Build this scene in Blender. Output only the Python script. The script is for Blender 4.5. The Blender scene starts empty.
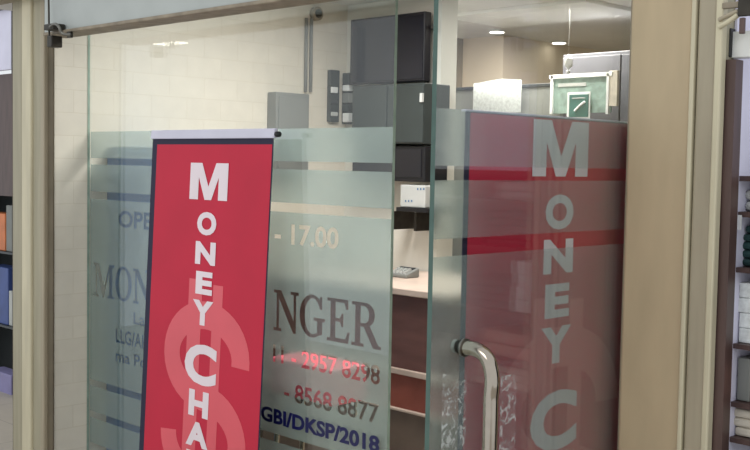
import bpy, bmesh, math, random
import numpy as np
from mathutils import Vector, Matrix
S = bpy.context.scene
COL = S.collection
random.seed(4)

# ------------------------------------------------------------------ camera
F = 1068.0
PI_, RO, YA = [math.radians(a) for a in (3.27, 1.04, 44.88)]
CAM = Vector((0, 0, 1.5))
fw = Vector((-math.sin(YA)*math.cos(PI_), math.cos(YA)*math.cos(PI_), -math.sin(PI_)))
r_ = fw.cross(Vector((0, 0, 1))).normalized()
u_ = r_.cross(fw)
R2 = r_*math.cos(RO) + u_*math.sin(RO)
U2 = -r_*math.sin(RO) + u_*math.cos(RO)
cam = bpy.data.cameras.new('camera')
cam.sensor_width = 36
cam.lens = F/750*36
cam.clip_start = 0.05
co = bpy.data.objects.new('camera', cam)
COL.objects.link(co)
M = Matrix(((R2.x, U2.x, -fw.x, CAM.x), (R2.y, U2.y, -fw.y, CAM.y), (R2.z, U2.z, -fw.z, CAM.z), (0, 0, 0, 1)))
co.matrix_world = M
S.camera = co

# ------------------------------------------------------------------ world and exposure
w = bpy.data.worlds.new('world')
S.world = w
w.use_nodes = True
bg = w.node_tree.nodes['Background']
bg.inputs[0].default_value = (0.93, 0.97, 1.0, 1)
bg.inputs[1].default_value = 0.88
S.view_settings.view_transform = 'Standard'
S.view_settings.look = 'None'
S.view_settings.gamma = 1
S.view_settings.exposure = 0.0
S.view_settings.use_curve_mapping = False


def area(name, loc, target, size, sizey, power, col=(1, 1, 1)):
    l = bpy.data.lights.new(name, 'AREA')
    l.shape = 'RECTANGLE'
    l.size = size
    l.size_y = sizey
    l.energy = power
    l.color = col
    o = bpy.data.objects.new(name, l)
    COL.objects.link(o)
    o.location = loc
    o.rotation_euler = (Vector(target)-Vector(loc)).to_track_quat('-Z', 'Y').to_euler()
    return o


area('mall_daylight', (-1.5, -3.0, 4.2), (-3.0, 2.4, 1.0), 3.0, 1.5, 60, (1, 0.97, 0.92))  # soft area lamp added on the mall side to light the front
area('shop_ceiling_light', (-3.2, 3.1, 2.325), (-3.2, 3.1, 0), 0.6, 0.6, 33, (1.0, 0.98, 0.965))  # added lamp, lights the interior that the ceiling closes off
area('rear_ceiling_light', (-3.6, 4.9, 2.325), (-3.6, 4.9, 0), 0.9, 0.5, 46, (1.0, 0.94, 0.87))  # added lamp, brightens the rear room
FZ = -0.12      # floor height


def ray(x, y):
    return fw + R2*((x-375)/F) - U2*((y-225)/F)


def onX(x, y, X):
    d = ray(x, y)
    return CAM + d*(X/d.x)


def onY(x, y, Y):
    d = ray(x, y)
    return CAM + d*(Y/d.y)


def onZ(x, y, Z):
    d = ray(x, y)
    return CAM + d*((Z-CAM.z)/d.z)


# ------------------------------------------------------------------ materials
def srgb(r, g, b):
    return tuple(((c/255/12.92) if c/255 <= 0.04045 else ((c/255+0.055)/1.055)**2.4) for c in (r, g, b)) + (1,)


def nt(name):
    m = bpy.data.materials.new(name)
    m.use_nodes = True
    return m, m.node_tree, m.node_tree.nodes['Principled BSDF']


def mat(name, rgb, rough=0.6, metal=0.0, var=0.06, scale=8.0, bump=0.0, emit=None, es=1.0, spec=0.5, streak=None):
    m, t, p = nt(name)
    c = srgb(*rgb)
    if var > 0:
        n = t.nodes.new('ShaderNodeTexNoise')
        n.inputs['Scale'].default_value = scale
        n.inputs['Detail'].default_value = 6
        tc = t.nodes.new('ShaderNodeTexCoord')
        if streak:
            mp = t.nodes.new('ShaderNodeMapping')
            mp.inputs['Scale'].default_value = streak
            t.links.new(tc.outputs['Object'], mp.inputs[0])
            t.links.new(mp.outputs[0], n.inputs[0])
        else:
            t.links.new(tc.outputs['Object'], n.inputs[0])
        r = t.nodes.new('ShaderNodeValToRGB')
        r.color_ramp.elements[0].position = 0.3
        r.color_ramp.elements[1].position = 0.7
        r.color_ramp.elements[0].color = tuple(max(0, v*(1-var*2)) for v in c[:3]) + (1,)
        r.color_ramp.elements[1].color = tuple(min(1, v*(1+var)) for v in c[:3]) + (1,)
        t.links.new(n.outputs[0], r.inputs[0])
        t.links.new(r.outputs[0], p.inputs['Base Color'])
        if bump > 0:
            b = t.nodes.new('ShaderNodeBump')
            b.inputs['Strength'].default_value = bump
            b.inputs['Distance'].default_value = 0.01
            t.links.new(n.outputs[0], b.inputs['Height'])
            t.links.new(b.outputs[0], p.inputs['Normal'])
    else:
        p.inputs['Base Color'].default_value = c
    p.inputs['Roughness'].default_value = rough
    p.inputs['Metallic'].default_value = metal
    p.inputs['Specular IOR Level'].default_value = spec
    if emit:
        p.inputs['Emission Color'].default_value = srgb(*emit)
        p.inputs['Emission Strength'].default_value = es
    return m


def block_wall(name, rgb, joint, bw=0.4, bh=0.2, axis='YZ'):
    m, t, p = nt(name)
    tc = t.nodes.new('ShaderNodeTexCoord')
    sp = t.nodes.new('ShaderNodeSeparateXYZ')
    cb = t.nodes.new('ShaderNodeCombineXYZ')
    t.links.new(tc.outputs['Object'], sp.inputs[0])
    t.links.new(sp.outputs['XYZ'.index(axis[0])], cb.inputs[0])
    t.links.new(sp.outputs['XYZ'.index(axis[1])], cb.inputs[1])
    br = t.nodes.new('ShaderNodeTexBrick')
    t.links.new(cb.outputs[0], br.inputs[0])
    c = srgb(*rgb)
    br.inputs['Color1'].default_value = c
    br.inputs['Color2'].default_value = tuple(v*0.96 for v in c[:3]) + (1,)
    br.inputs['Mortar'].default_value = srgb(*joint)
    br.inputs['Scale'].default_value = 1
    br.inputs['Mortar Size'].default_value = 0.003
    br.inputs['Mortar Smooth'].default_value = 0.6
    br.inputs['Brick Width'].default_value = bw
    br.inputs['Row Height'].default_value = bh
    n = t.nodes.new('ShaderNodeTexNoise')
    n.inputs['Scale'].default_value = 14
    t.links.new(tc.outputs['Object'], n.inputs[0])
    mx = t.nodes.new('ShaderNodeMixRGB')
    mx.blend_type = 'MULTIPLY'
    mx.inputs[0].default_value = 0.12
    t.links.new(br.outputs[0], mx.inputs[1])
    t.links.new(n.outputs[0], mx.inputs[2])
    t.links.new(mx.outputs[0], p.inputs['Base Color'])
    b = t.nodes.new('ShaderNodeBump')
    b.inputs['Strength'].default_value = 0.15
    b.inputs['Distance'].default_value = 0.002
    b.invert = True
    t.links.new(br.outputs['Fac'], b.inputs['Height'])
    t.links.new(b.outputs[0], p.inputs['Normal'])
    p.inputs['Roughness'].default_value = 0.45
    return m


def glass_mat(name, tint=(0.96, 0.98, 0.972), ior=1.5, boost=1.5):
    m = bpy.data.materials.new(name)
    m.use_nodes = True
    t = m.node_tree
    t.nodes.clear()
    o = t.nodes.new('ShaderNodeOutputMaterial')
    tr = t.nodes.new('ShaderNodeBsdfTransparent')
    tr.inputs[0].default_value = tint + (1,)
    g = t.nodes.new('ShaderNodeBsdfGlossy')
    g.inputs['Roughness'].default_value = 0.0
    geo = t.nodes.new('ShaderNodeNewGeometry')
    dp = t.nodes.new('ShaderNodeVectorMath')
    dp.operation = 'DOT_PRODUCT'
    t.links.new(geo.outputs['Incoming'], dp.inputs[0])
    t.links.new(geo.outputs['Normal'], dp.inputs[1])

    def mth(op, i0, v1=None, clamp=False):
        k = t.nodes.new('ShaderNodeMath')
        k.operation = op
        k.use_clamp = clamp
        if isinstance(i0, (int, float)):
            k.inputs[0].default_value = i0
        else:
            t.links.new(i0, k.inputs[0])
        if v1 is not None:
            if isinstance(v1, (int, float)):
                k.inputs[1].default_value = v1
            else:
                t.links.new(v1, k.inputs[1])
        return k.outputs[0]
    f0 = ((ior-1)/(ior+1))**2
    ab = mth('ABSOLUTE', dp.outputs['Value'])
    om = mth('SUBTRACT', 1.0, ab, True)
    pw = mth('POWER', om, 5.0)
    sc = mth('MULTIPLY', pw, 1-f0)
    fr = mth('ADD', sc, f0)
    ml = t.nodes.new('ShaderNodeMath')
    ml.operation = 'MULTIPLY'
    ml.inputs[1].default_value = boost
    ml.use_clamp = True
    mx = t.nodes.new('ShaderNodeMixShader')
    t.links.new(fr, ml.inputs[0])
    t.links.new(ml.outputs[0], mx.inputs[0])
    t.links.new(tr.outputs[0], mx.inputs[1])
    t.links.new(g.outputs[0], mx.inputs[2])
    t.links.new(mx.outputs[0], o.inputs[0])
    return m


def film_mat(name, rgb, clear=0.2, trans=0.5, rough=0.22):
    """frosted plastic film: partly a rough see-through slab, partly diffusing"""
    m = bpy.data.materials.new(name)
    m.use_nodes = True
    t = m.node_tree
    t.nodes.clear()
    o = t.nodes.new('ShaderNodeOutputMaterial')
    c = srgb(*rgb)
    n = t.nodes.new('ShaderNodeTexNoise')
    n.inputs['Scale'].default_value = 3
    n.inputs['Detail'].default_value = 5
    tc = t.nodes.new('ShaderNodeTexCoord')
    t.links.new(tc.outputs['Object'], n.inputs[0])
    r = t.nodes.new('ShaderNodeValToRGB')
    r.color_ramp.elements[0].color = tuple(v*0.95 for v in c[:3]) + (1,)
    r.color_ramp.elements[1].color = tuple(min(1, v*1.04) for v in c[:3]) + (1,)
    t.links.new(n.outputs[0], r.inputs[0])
    d = t.nodes.new('ShaderNodeBsdfDiffuse')
    tl = t.nodes.new('ShaderNodeBsdfTranslucent')
    if rough > 0:
        tr = t.nodes.new('ShaderNodeBsdfRefraction')
        tr.inputs['Roughness'].default_value = rough
        tr.inputs['IOR'].default_value = 1.3
        tr.inputs[0].default_value = (0.93, 0.975, 0.97, 1)
    else:
        tr = t.nodes.new('ShaderNodeBsdfTransparent')
    t.links.new(r.outputs[0], d.inputs[0])
    t.links.new(r.outputs[0], tl.inputs[0])
    m1 = t.nodes.new('ShaderNodeMixShader')
    m1.inputs[0].default_value = trans
    t.links.new(d.outputs[0], m1.inputs[1])
    t.links.new(tl.outputs[0], m1.inputs[2])
    m2 = t.nodes.new('ShaderNodeMixShader')
    m2.inputs[0].default_value = clear
    t.links.new(m1.outputs[0], m2.inputs[1])
    t.links.new(tr.outputs[0], m2.inputs[2])
    t.links.new(m2.outputs[0], o.inputs[0])
    return m


def print_mat(name, rgb, gloss=0.35, var=0.05):
    return mat(name, rgb, gloss, 0, var, 3.0, 0.0)


MT = {}
MT['cream_wall'] = block_wall('cream_wall', (229, 221, 205), (220, 211, 193), 0.2, 0.1)
MT['white_wall'] = mat('white_wall', (226, 223, 212), 0.7, var=0.03, scale=3)
MT['rear_wall'] = mat('rear_wall', (238, 222, 198), 0.7, var=0.03, scale=3)
MT['beige'] = mat('beige', (140, 128, 112), 0.6, var=0.03)
MT['ceiling'] = mat('ceiling', (222, 220, 216), 0.8, var=0.03, scale=5)
MT['floor'] = block_wall('floor_tile', (190, 182, 168), (140, 132, 120), 0.6, 0.6, 'XY')
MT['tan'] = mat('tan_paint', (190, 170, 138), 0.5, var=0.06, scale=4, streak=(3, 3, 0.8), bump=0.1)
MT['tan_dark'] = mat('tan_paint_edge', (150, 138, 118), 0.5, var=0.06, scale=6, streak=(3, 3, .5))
MT['cream_paint'] = mat('cream_paint', (205, 196, 168), 0.45, var=0.06, scale=7, streak=(3, 3, .5))
MT['olive_paint'] = mat('olive_paint', (166, 159, 136), 0.5, var=0.07, scale=7, streak=(4, 4, .4))
MT['grey_paint'] = mat('greige_paint', (168, 157, 135), 0.5, var=0.07, scale=7, streak=(4, 4, .4))
MT['groove'] = mat('groove', (104, 94, 76), 0.7, var=0.1)
MT['fascia'] = mat('fascia_grey', (176, 181, 178), 0.4, var=0.04, scale=5)
MT['rust'] = mat('rusty_edge', (150, 138, 120), 0.7, var=0.14, scale=18, streak=(1, 1, 1))
MT['dark_metal'] = mat('dark_metal', (60, 56, 50), 0.4, 0.6, var=0.15, scale=30)
MT['glass'] = glass_mat('clear_glass')
MT['glass_edge'] = mat('glass_edge', (72, 98, 90), 0.15, var=0.1, scale=20)
MT['glass_edge_light'] = mat('glass_edge_light', (150, 172, 158), 0.15, var=0.1, scale=20)
MT['film'] = film_mat('frosted_film', (204, 216, 212), 0.62, 0.4, 0.2)
MT['film_door'] = film_mat('frosted_film_door', (224, 232, 228), 0.84, 0.4, 0.13)
MT['steel'] = mat('brushed_steel', (178, 168, 155), 0.12, 1.0, var=0.03, scale=40)
MT['steel_dark'] = mat('steel_fitting', (120, 118, 112), 0.3, 1.0, var=0.05)
MT['banner_red'] = print_mat('banner_red', (200, 26, 60), 0.6)
MT['banner_back'] = print_mat('banner_navy', (24, 20, 54), 0.6)
MT['banner_white'] = print_mat('banner_white', (240, 226, 232))
MT['banner_pink'] = print_mat('banner_salmon', (228, 92, 104))
MT['rail'] = mat('rail_white', (214, 212, 228), 0.3, 0.1, var=0.03)
MT['black'] = mat('black_plastic', (22, 22, 26), 0.4, var=0.1)
MT['navy'] = print_mat('navy_vinyl', (18, 22, 84))
MT['screen'] = mat('screen', (28, 30, 40), 0.12, var=0.05)
MT['bezel'] = mat('bezel', (28, 28, 34), 0.3, var=0.05)
MT['greygreen'] = mat('grey_green_metal', (54, 61, 60), 0.4, var=0.06)
MT['darkgrey'] = mat('dark_grey_metal', (58, 62, 64), 0.4, var=0.06)
MT['midgrey'] = mat('mid_grey', (128, 130, 126), 0.5, var=0.05)
MT['cabinet_dark'] = mat('cabinet_dark', (88, 88, 94), 0.4, var=0.05)
MT['stool_pink'] = mat('stool_pink', (236, 96, 112), 0.5, var=0.06)  # pink of the added seat that tints the film
MT['lightgrey'] = mat('light_grey', (190, 192, 188), 0.5, var=0.05)
MT['white'] = mat('white_plastic', (235, 236, 234), 0.4, var=0.03)
MT['slate'] = mat('slate_metal', (66, 104, 146), 0.4, var=0.06)
MT['counter_top'] = mat('counter_top', (205, 185, 170), 0.3, var=0.06)
MT['counter_brown'] = mat('counter_brown', (112, 78, 72), 0.4, var=0.1, scale=5, streak=(1, 1, 5))
MT['counter_red'] = mat('counter_red', (150, 84, 70), 0.4, var=0.12, scale=7)
MT['counter_taupe'] = mat('counter_taupe', (120, 104, 92), 0.5, var=0.1, scale=5)
MT['brown_wood'] = mat('brown_wood', (88, 68, 64), 0.4, var=0.14, scale=9, streak=(4, 4, .5))
MT['teal_sign'] = mat('teal_sign', (60, 112, 104), 0.4, var=0.04)
MT['cert_paper'] = mat('certificate_paper', (148, 172, 162), 0.5, var=0.15, scale=25)
MT['paper'] = mat('paper_notice', (236, 240, 238), 0.6, var=0.10, scale=60)
MT['lavender'] = mat('lavender_panel', (226, 224, 244), 0.5, var=0.03)
MT['warm_glow'] = mat('lamp_warm', (255, 220, 180), 0.5, var=0, emit=(255, 190, 130), es=3)
MT['lamp'] = mat('lamp_white', (255, 255, 250), 0.5, var=0, emit=(255, 250, 240), es=5)
MT['teal_cloth'] = mat('teal_cloth', (34, 66, 66), 0.8, var=0.15, scale=20)
MT['orange'] = mat('orange_pack', (220, 130, 80), 0.5, var=0.1)
MT['blue'] = mat('blue_pack', (70, 90, 150), 0.5, var=0.1)
MT['purple'] = mat('purple_pack', (150, 145, 190), 0.5, var=0.1)
MT['cream_cloth'] = mat('cream_cloth', (214, 206, 190), 0.8, var=0.1, scale=20)
MT['pinkish'] = mat('pink_pack', (216, 158, 140), 0.6, var=0.1)
MT['cable'] = mat('cable_black', (30, 30, 30), 0.5, var=0)
MT['clear_sticker'] = film_mat('clear_sticker', (232, 238, 234), 0.55, 0.3, 0)


def crinkle_mat():
    m = bpy.data.materials.new('crinkled_film')
    m.use_nodes = True
    t = m.node_tree
    t.nodes.clear()
    o = t.nodes.new('ShaderNodeOutputMaterial')
    tc = t.nodes.new('ShaderNodeTexCoord')
    n = t.nodes.new('ShaderNodeTexNoise')
    n.inputs['Scale'].default_value = 38
    n.inputs['Detail'].default_value = 4
    n.inputs['Distortion'].default_value = 1.5
    t.links.new(tc.outputs['Object'], n.inputs[0])
    r = t.nodes.new('ShaderNodeValToRGB')
    r.color_ramp.elements[0].position = 0.46
    r.color_ramp.elements[0].color = (0.04, 0.04, 0.04, 1)
    r.color_ramp.elements[1].position = 0.64
    r.color_ramp.elements[1].color = (0.45, 0.45, 0.45, 1)
    t.links.new(n.outputs[0], r.inputs[0])
    tr = t.nodes.new('ShaderNodeBsdfTransparent')
    d = t.nodes.new('ShaderNodeBsdfDiffuse')
    d.inputs[0].default_value = (0.85, 0.88, 0.86, 1)
    mx = t.nodes.new('ShaderNodeMixShader')
    t.links.new(r.outputs[0], mx.inputs[0])
    t.links.new(tr.outputs[0], mx.inputs[1])
    t.links.new(d.outputs[0], mx.inputs[2])
    t.links.new(mx.outputs[0], o.inputs[0])
    return m


MT['crinkle'] = crinkle_mat()


# ------------------------------------------------------------------ mesh helpers
def finish(name, bm, m, parent=None, loc=None, smooth=False):
    me = bpy.data.meshes.new(name)
    bm.normal_update()
    bm.to_mesh(me)
    bm.free()
    for x in (m if isinstance(m, (list, tuple)) else [m]):
        me.materials.append(x)
    if smooth:
        for p in me.polygons:
            p.use_smooth = True
    o = bpy.data.objects.new(name, me)
    COL.objects.link(o)
    if parent is not None:
        o.parent = parent
        if '_o' in parent:
            o['_o'] = tuple(parent['_o'])
    if loc:
        o.location = loc
    return o


def add_box(bm, a, b, bev=0.0):
    x0, y0, z0 = [min(p, q) for p, q in zip(a, b)]
    x1, y1, z1 = [max(p, q) for p, q in zip(a, b)]
    r = bmesh.ops.create_cube(bm, size=1)
    for v in r['verts']:
        v.co = Vector(((x0+x1)/2+v.co.x*(x1-x0), (y0+y1)/2+v.co.y*(y1-y0), (z0+z1)/2+v.co.z*(z1-z0)))
    if bev > 0:
        es = list({e for v in r['verts'] for e in v.link_edges})
        bmesh.ops.bevel(bm, geom=es, offset=bev, segments=2, affect='EDGES', profile=0.5)
    return bm


def box(name, a, b, m, parent=None, bev=0.0):
    """a, b in world coordinates; parent empties carry only a location"""
    bm = bmesh.new()
    if parent is not None:
        off = Vector(parent.get('_o', (0, 0, 0)))
        a = Vector(a)-off
        b = Vector(b)-off
    add_box(bm, a, b, bev)
    return finish(name, bm, m, parent)


def add_cyl(bm, p, q, r, r2=None, seg=20):
    p = Vector(p)
    q = Vector(q)
    d = q-p
    res = bmesh.ops.create_cone(bm, cap_ends=True, segments=seg, radius1=r, radius2=r if r2 is None else r2, depth=d.length)
    mt = Matrix.Translation((p+q)/2) @ d.to_track_quat('Z', 'Y').to_matrix().to_4x4()
    for v in res['verts']:
        v.co = mt @ v.co
    return bm


def cyl(name, p, q, r, m, parent=None, r2=None, seg=20):
    bm = bmesh.new()
    off = Vector(parent.get('_o', (0, 0, 0))) if parent is not None else Vector()
    add_cyl(bm, Vector(p)-off, Vector(q)-off, r, r2, seg)
    o = finish(name, bm, m, parent)
    for f in o.data.polygons:
        f.use_smooth = len(f.vertices) == 4
    return o


def tube(name, pts, r, m, parent=None, res=12):
    cu = bpy.data.curves.new('tube', 'CURVE')
    cu.dimensions = '3D'
    cu.bevel_depth = r
    cu.bevel_resolution = 4
    cu.use_fill_caps = True
    cu.resolution_u = res
    off = Vector(parent.get('_o', (0, 0, 0))) if parent is not None else Vector()
    sp = cu.splines.new('BEZIER')
    sp.bezier_points.add(len(pts)-1)
    for bp, p in zip(sp.bezier_points, pts):
        bp.co = Vector(p)-off
        bp.handle_left_type = bp.handle_right_type = 'AUTO'
    t = bpy.data.objects.new('t', cu)
    me = bpy.data.meshes.new_from_object(t)
    bpy.data.objects.remove(t)
    me.name = name
    me.materials.clear()
    me.materials.append(m)
    for p in me.polygons:
        p.use_smooth = True
    o = bpy.data.objects.new(name, me)
    COL.objects.link(o)
    if parent is not None:
        o.parent = parent
    return o


def thing(name, label, cat, loc, group=None, rot=None):
    o = bpy.data.objects.new(name, None)
    o.empty_display_size = 0.05
    COL.objects.link(o)
    o.location = loc
    o['_o'] = tuple(loc)
    o['label'] = label
    o['category'] = cat
    if group:
        o['group'] = group
    return o


def tag(o, label, cat, group=None):
    o['label'] = label
    o['category'] = cat
    if group:
        o['group'] = group
    return o


def struct(o, label=None):
    o['kind'] = 'structure'
    if label:
        o['label'] = label
    return o


def holder(name, loc):
    o = bpy.data.objects.new(name, None)
    COL.objects.link(o)
    o.location = loc
    o['_o'] = tuple(loc)
    o['kind'] = 'structure'
    return o


# ---- flat outlines: lists of contours in 2D, filled with holes
def text_contours(body, box_=None, bold=0.0, shear=0.0):
    cu = bpy.data.curves.new('t', 'FONT')
    cu.body = body
    cu.size = 1
    cu.offset = bold
    cu.resolution_u = 4
    t = bpy.data.objects.new('t', cu)
    me = bpy.data.meshes.new_from_object(t)
    bpy.data.objects.remove(t)
    bm = bmesh.new()
    bm.from_mesh(me)
    bmesh.ops.remove_doubles(bm, verts=bm.verts, dist=1e-5)
    bm.verts.index_update()
    bm.verts.ensure_lookup_table()
    loops = []
    left = {e for e in bm.edges if len(e.link_faces) == 1}
    while left:
        e = left.pop()
        first, cur = e.verts
        loop = [(first.co.x, first.co.y)]
        while cur is not first:
            loop.append((cur.co.x, cur.co.y))
            cand = [q for q in cur.link_edges if q in left]
            if not cand:
                break
            e = cand[0]
            left.discard(e)
            cur = e.other_vert(cur)
        if len(loop) > 2:
            loops.append(loop)
    bm.free()
    bpy.data.meshes.remove(me)
    if box_:
        loops = fit(loops, box_)
    return loops


def fit(loops, b):
    x0, x1, y0, y1 = b
    xs = [p[0] for l in loops for p in l]
    ys = [p[1] for l in loops for p in l]
    sx = (x1-x0)/(max(xs)-min(xs))
    sy = (y1-y0)/(max(ys)-min(ys))
    return [[(x0+(p[0]-min(xs))*sx, y0+(p[1]-min(ys))*sy) for p in l] for l in loops]


def arc(cx, cy, rx, ry, a0, a1, n=18):
    return [(cx+rx*math.cos(math.radians(a0+(a1-a0)*i/n)), cy+ry*math.sin(math.radians(a0+(a1-a0)*i/n))) for i in range(n+1)]


def serif(ch):
    """serif capital outlines, height 1; returns (contours, width)"""
    s = 0.045      # serif height
    T = 0.14       # stem
    t = 0.05       # hair
    if ch == 'N':
        return [[(0, 0), (.26, 0), (.26, s), (.17, s), (.17, .82), (.72, 0), (.79, 0), (.79, 1-s), (.88, 1-s), (.88, 1), (.62, 1), (.62, 1-s), (.73, 1-s), (.73, .28), (.25, 1), (0, 1), (0, 1-s), (.11, 1-s), (.11, s), (0, s)]], .9
    if ch == 'M':
        return [[(0, 0), (.26, 0), (.26, s), (.17, s), (.17, .85), (.50, 0), (.55, 0), (.86, .85), (.86, s), (.77, s), (.77, 0), (1.11, 0), (1.11, s), (1.0, s), (1.0, 1-s), (1.11, 1-s), (1.11, 1), (.87, 1), (.57, .25), (.27, 1), (0, 1), (0, 1-s), (.11, 1-s), (.11, s), (0, s)]], 1.13
    if ch == 'E':
        return [[(0, 0), (.68, 0), (.72, .24), (.68, .24), (.60, s+.02), (.25, s+.02), (.25, .49), (.42, .49), (.48, .38), (.51, .38), (.51, .66), (.48, .66), (.42, .54), (.25, .54), (.25, 1-s), (.56, 1-s), (.63, .80), (.67, .80), (.66, 1), (0, 1), (0, 1-s), (.11, 1-s), (.11, s), (0, s)]], .76
    if ch == 'H':
        return [[(0, 0), (.36, 0), (.36, s), (.25, s), (.25, .48), (.61, .48), (.61, s), (.50, s), (.50, 0), (.86, 0), (.86, s), (.75, s), (.75, 1-s), (.86, 1-s), (.86, 1), (.50, 1), (.50, 1-s), (.61, 1-s), (.61, .54), (.25, .54), (.25, 1-s), (.36, 1-s), (.36, 1), (0, 1), (0, 1-s), (.11, 1-s), (.11, s), (0, s)]], .88
    if ch == 'Y':
        return [[(.25, 0), (.61, 0), (.61, s), (.50, s), (.50, .44), (.76, 1-s), (.84, 1-s), (.84, 1), (.58, 1), (.58, 1-s), (.68, 1-s), (.48, .54), (.26, 1-s), (.35, 1-s), (.35, 1), (0, 1), (0, 1-s), (.08, 1-s), (.36, .44), (.36, s), (.25, s)]], .84
    if ch == 'A':
        return [[(0, 0), (.28, 0), (.28, s), (.17, s), (.245, .27), (.56, .27), (.64, s), (.53, s), (.53, 0), (.88, 0), (.88, s), (.80, s), (.48, 1), (.42, 1), (.09, s), (0, s)], [(.265, .32), (.54, .32), (.405, .75)]], .88
    if ch == 'O':
        return [arc(.42, .5, .42, .51, 0, 359, 40), arc(.42, .5, .27, .455, 0, 359, 40)], .88
    if ch == 'C':
        o = arc(.42, .5, .42, .51, 50, 322, 30)
        i = arc(.44, .5, .29, .455, 318, 52, 28)
        return [[(.72, .98), (.70, .90)]+o[1:]+[(.76, .17), (.72, .19)]+i+[(.70, .70), (.74, .70), (.75, .98)]], .80
    if ch == 'G':
        o = arc(.42, .5, .42, .51, 52, 300, 30)
        i = arc(.44, .5, .29, .455, 292, 54, 28)
        return [[(.71, .98), (.68, .90)]+o[1:]+[(.76, .10), (.76, .40), (.85, .42), (.85, .46), (.50, .46), (.50, .42), (.62, .40), (.62, .10)]+i+[(.71, .70), (.75, .70), (.75, .98)]], .90
    if ch == 'R':
        ou = [(0, 0), (.36, 0), (.36, s), (.25, s), (.25, .47), (.38, .47), (.68, 0), (.90, 0), (.90, s), (.83, s), (.54, .49)]
        ou += arc(.42, .74, .28, .26, -64, 90, 14)
        ou += [(0, 1), (0, 1-s), (.11, 1-s), (.11, s), (0, s)]
        ho = [(.25, .52), (.38, .52)]+arc(.38, .735, .17, .215, -90, 90, 12)[1:]+[(.25, .95)]
        return [ou, ho], .90
    return [], .4


def embolden(loop, d):
    n = len(loop)
    ar = sum(loop[i][0]*loop[(i+1) % n][1]-loop[(i+1) % n][0]*loop[i][1] for i in range(n))
    if ar < 0:
        loop = loop[::-1]
    out = []
    for i in range(n):
        p, q, r = Vector(loop[i-1]), Vector(loop[i]), Vector(loop[(i+1) % n])
        e1, e2 = q-p, r-q
        if e1.length < 1e-6 or e2.length < 1e-6:
            out.append(loop[i])
            continue
        e1.normalize()
        e2.normalize()
        n1, n2 = Vector((e1.y, -e1.x)), Vector((e2.y, -e2.x))
        m_ = n1+n2
        k = m_.length_squared
        m_ = m_*(2/k) if k > 0.5 else m_.normalized()*1.5 if k > 0 else n1
        out.append((q.x+m_.x*d, q.y+m_.y*d))
    return out


def serif_text(s, b):
    out = []
    x = 0
    for ch in s:
        c, wd = serif(ch)
        c = [embolden(l, 0.018 if i == 0 else -0.018) for i, l in enumerate(c)]
        out += [[(p[0]+x, p[1]) for p in l] for l in c]
        x += wd+0.055
    return fit(out, b)


def fill(contours):
    """2D curve fill with holes -> mesh"""
    cu = bpy.data.curves.new('f', 'CURVE')
    cu.dimensions = '2D'
    cu.fill_mode = 'BOTH'
    for l in contours:
        sp = cu.splines.new('POLY')
        sp.points.add(len(l)-1)
        for pt, p in zip(sp.points, l):
            pt.co = (p[0], p[1], 0, 1)
        sp.use_cyclic_u = True
    t = bpy.data.objects.new('t', cu)
    me = bpy.data.meshes.new_from_object(t)
    bpy.data.objects.remove(t)
    return me


def flat(name, contours, m, parent, mapf, thick=None):
    me = fill(contours)
    off = Vector(parent.get('_o', (0, 0, 0))) if parent is not None else Vector()
    bm = bmesh.new()
    bm.from_mesh(me)
    bpy.data.meshes.remove(me)
    if thick:
        r = bmesh.ops.extrude_face_region(bm, geom=bm.faces[:])
        for g in r['geom']:
            if isinstance(g, bmesh.types.BMVert):
                g.co.z += thick
    for v in bm.verts:
        v.co = Vector(mapf(v.co.x, v.co.y, v.co.z))-off
    bmesh.ops.recalc_face_normals(bm, faces=bm.faces[:])
    return finish(name, bm, m, parent)


def rect(x0, x1, y0, y1):
    return [(x0, y0), (x1, y0), (x1, y1), (x0, y1)]


# ------------------------------------------------------------------ structure
YF = 2.25       # shop front plane
YG = 2.474      # glass plane
XL = -4.274     # left wall
XD = -1.40      # open door plane
CEIL = 2.36

struct(box('floor', (-9, -1.5, FZ-0.1), (2.5, 9, FZ), MT['floor']))
struct(box('ceiling', (-6.0, YF+0.2, CEIL), (-1.30, 8.1, CEIL+0.08), MT['ceiling']))
struct(box('wall_left', (XL-0.12, 2.309, FZ), (XL, 4.05, 2.6), MT['cream_wall']))
bw_end = onY(441, 60, 4.05).x
struct(box('wall_back', (XL-0.12, 4.05, FZ), (bw_end, 4.17, CEIL), MT['white_wall']))
p503 = onY(503, 60, 5.6).x
p458 = onY(458, 60, 5.6).x
struct(box('wall_rear_left', (-6.0, 5.6, FZ), (p503, 7.6, CEIL), MT['rear_wall']))
struct(box('trim_1', (onY(449, 60, 5.55).x, 5.54, FZ), (onY(458, 60, 5.55).x, 5.6, CEIL), MT['beige']), 'beige pilaster strip in the rear room')
struct(box('wall_rear', (-6.0, 7.6, FZ), (-1.3, 7.7, CEIL), MT['rear_wall']))
struct(box('wall_right', (-1.32, YF+0.2, FZ), (-1.24, 7.6, CEIL), MT['white_wall']))
struct(box('wall_side_rear', (-6.0, 4.17, FZ), (-5.92, 5.6, CEIL), MT['white_wall']))

# fascia over the opening: painted panel with a rusty bottom edge
HZ = 2.018
fa = holder('trim_2', (-2.8, YF, HZ))
box('fascia_panel', (XL+0.02, YF, HZ+0.013), (-1.395, YF+0.12, 3.2), MT['fascia'], fa, 0.004)
box('bottom_rail', (XL+0.03, YF-0.012, HZ), (-1.395, YF+0.10, HZ+0.014), MT['rust'], fa, 0.004)
fa['label'] = 'grey fascia panel with rusty brown bottom rail above the opening'

# left frame column, moulded: strips at the shop front plane
lf = holder('trim_3', (-4.35, YF, FZ))
lf['label'] = 'cream moulded frame column left of the shop front'


def strips(parent, y0, y1, xs, base_y, top=3.2, back=0.12):
    for (a, b, mk, dy) in xs:
        box('moulding', (a, base_y-dy, FZ), (b, base_y+back, top), MT[mk], parent, min(0.006, abs(b-a)/4))


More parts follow.
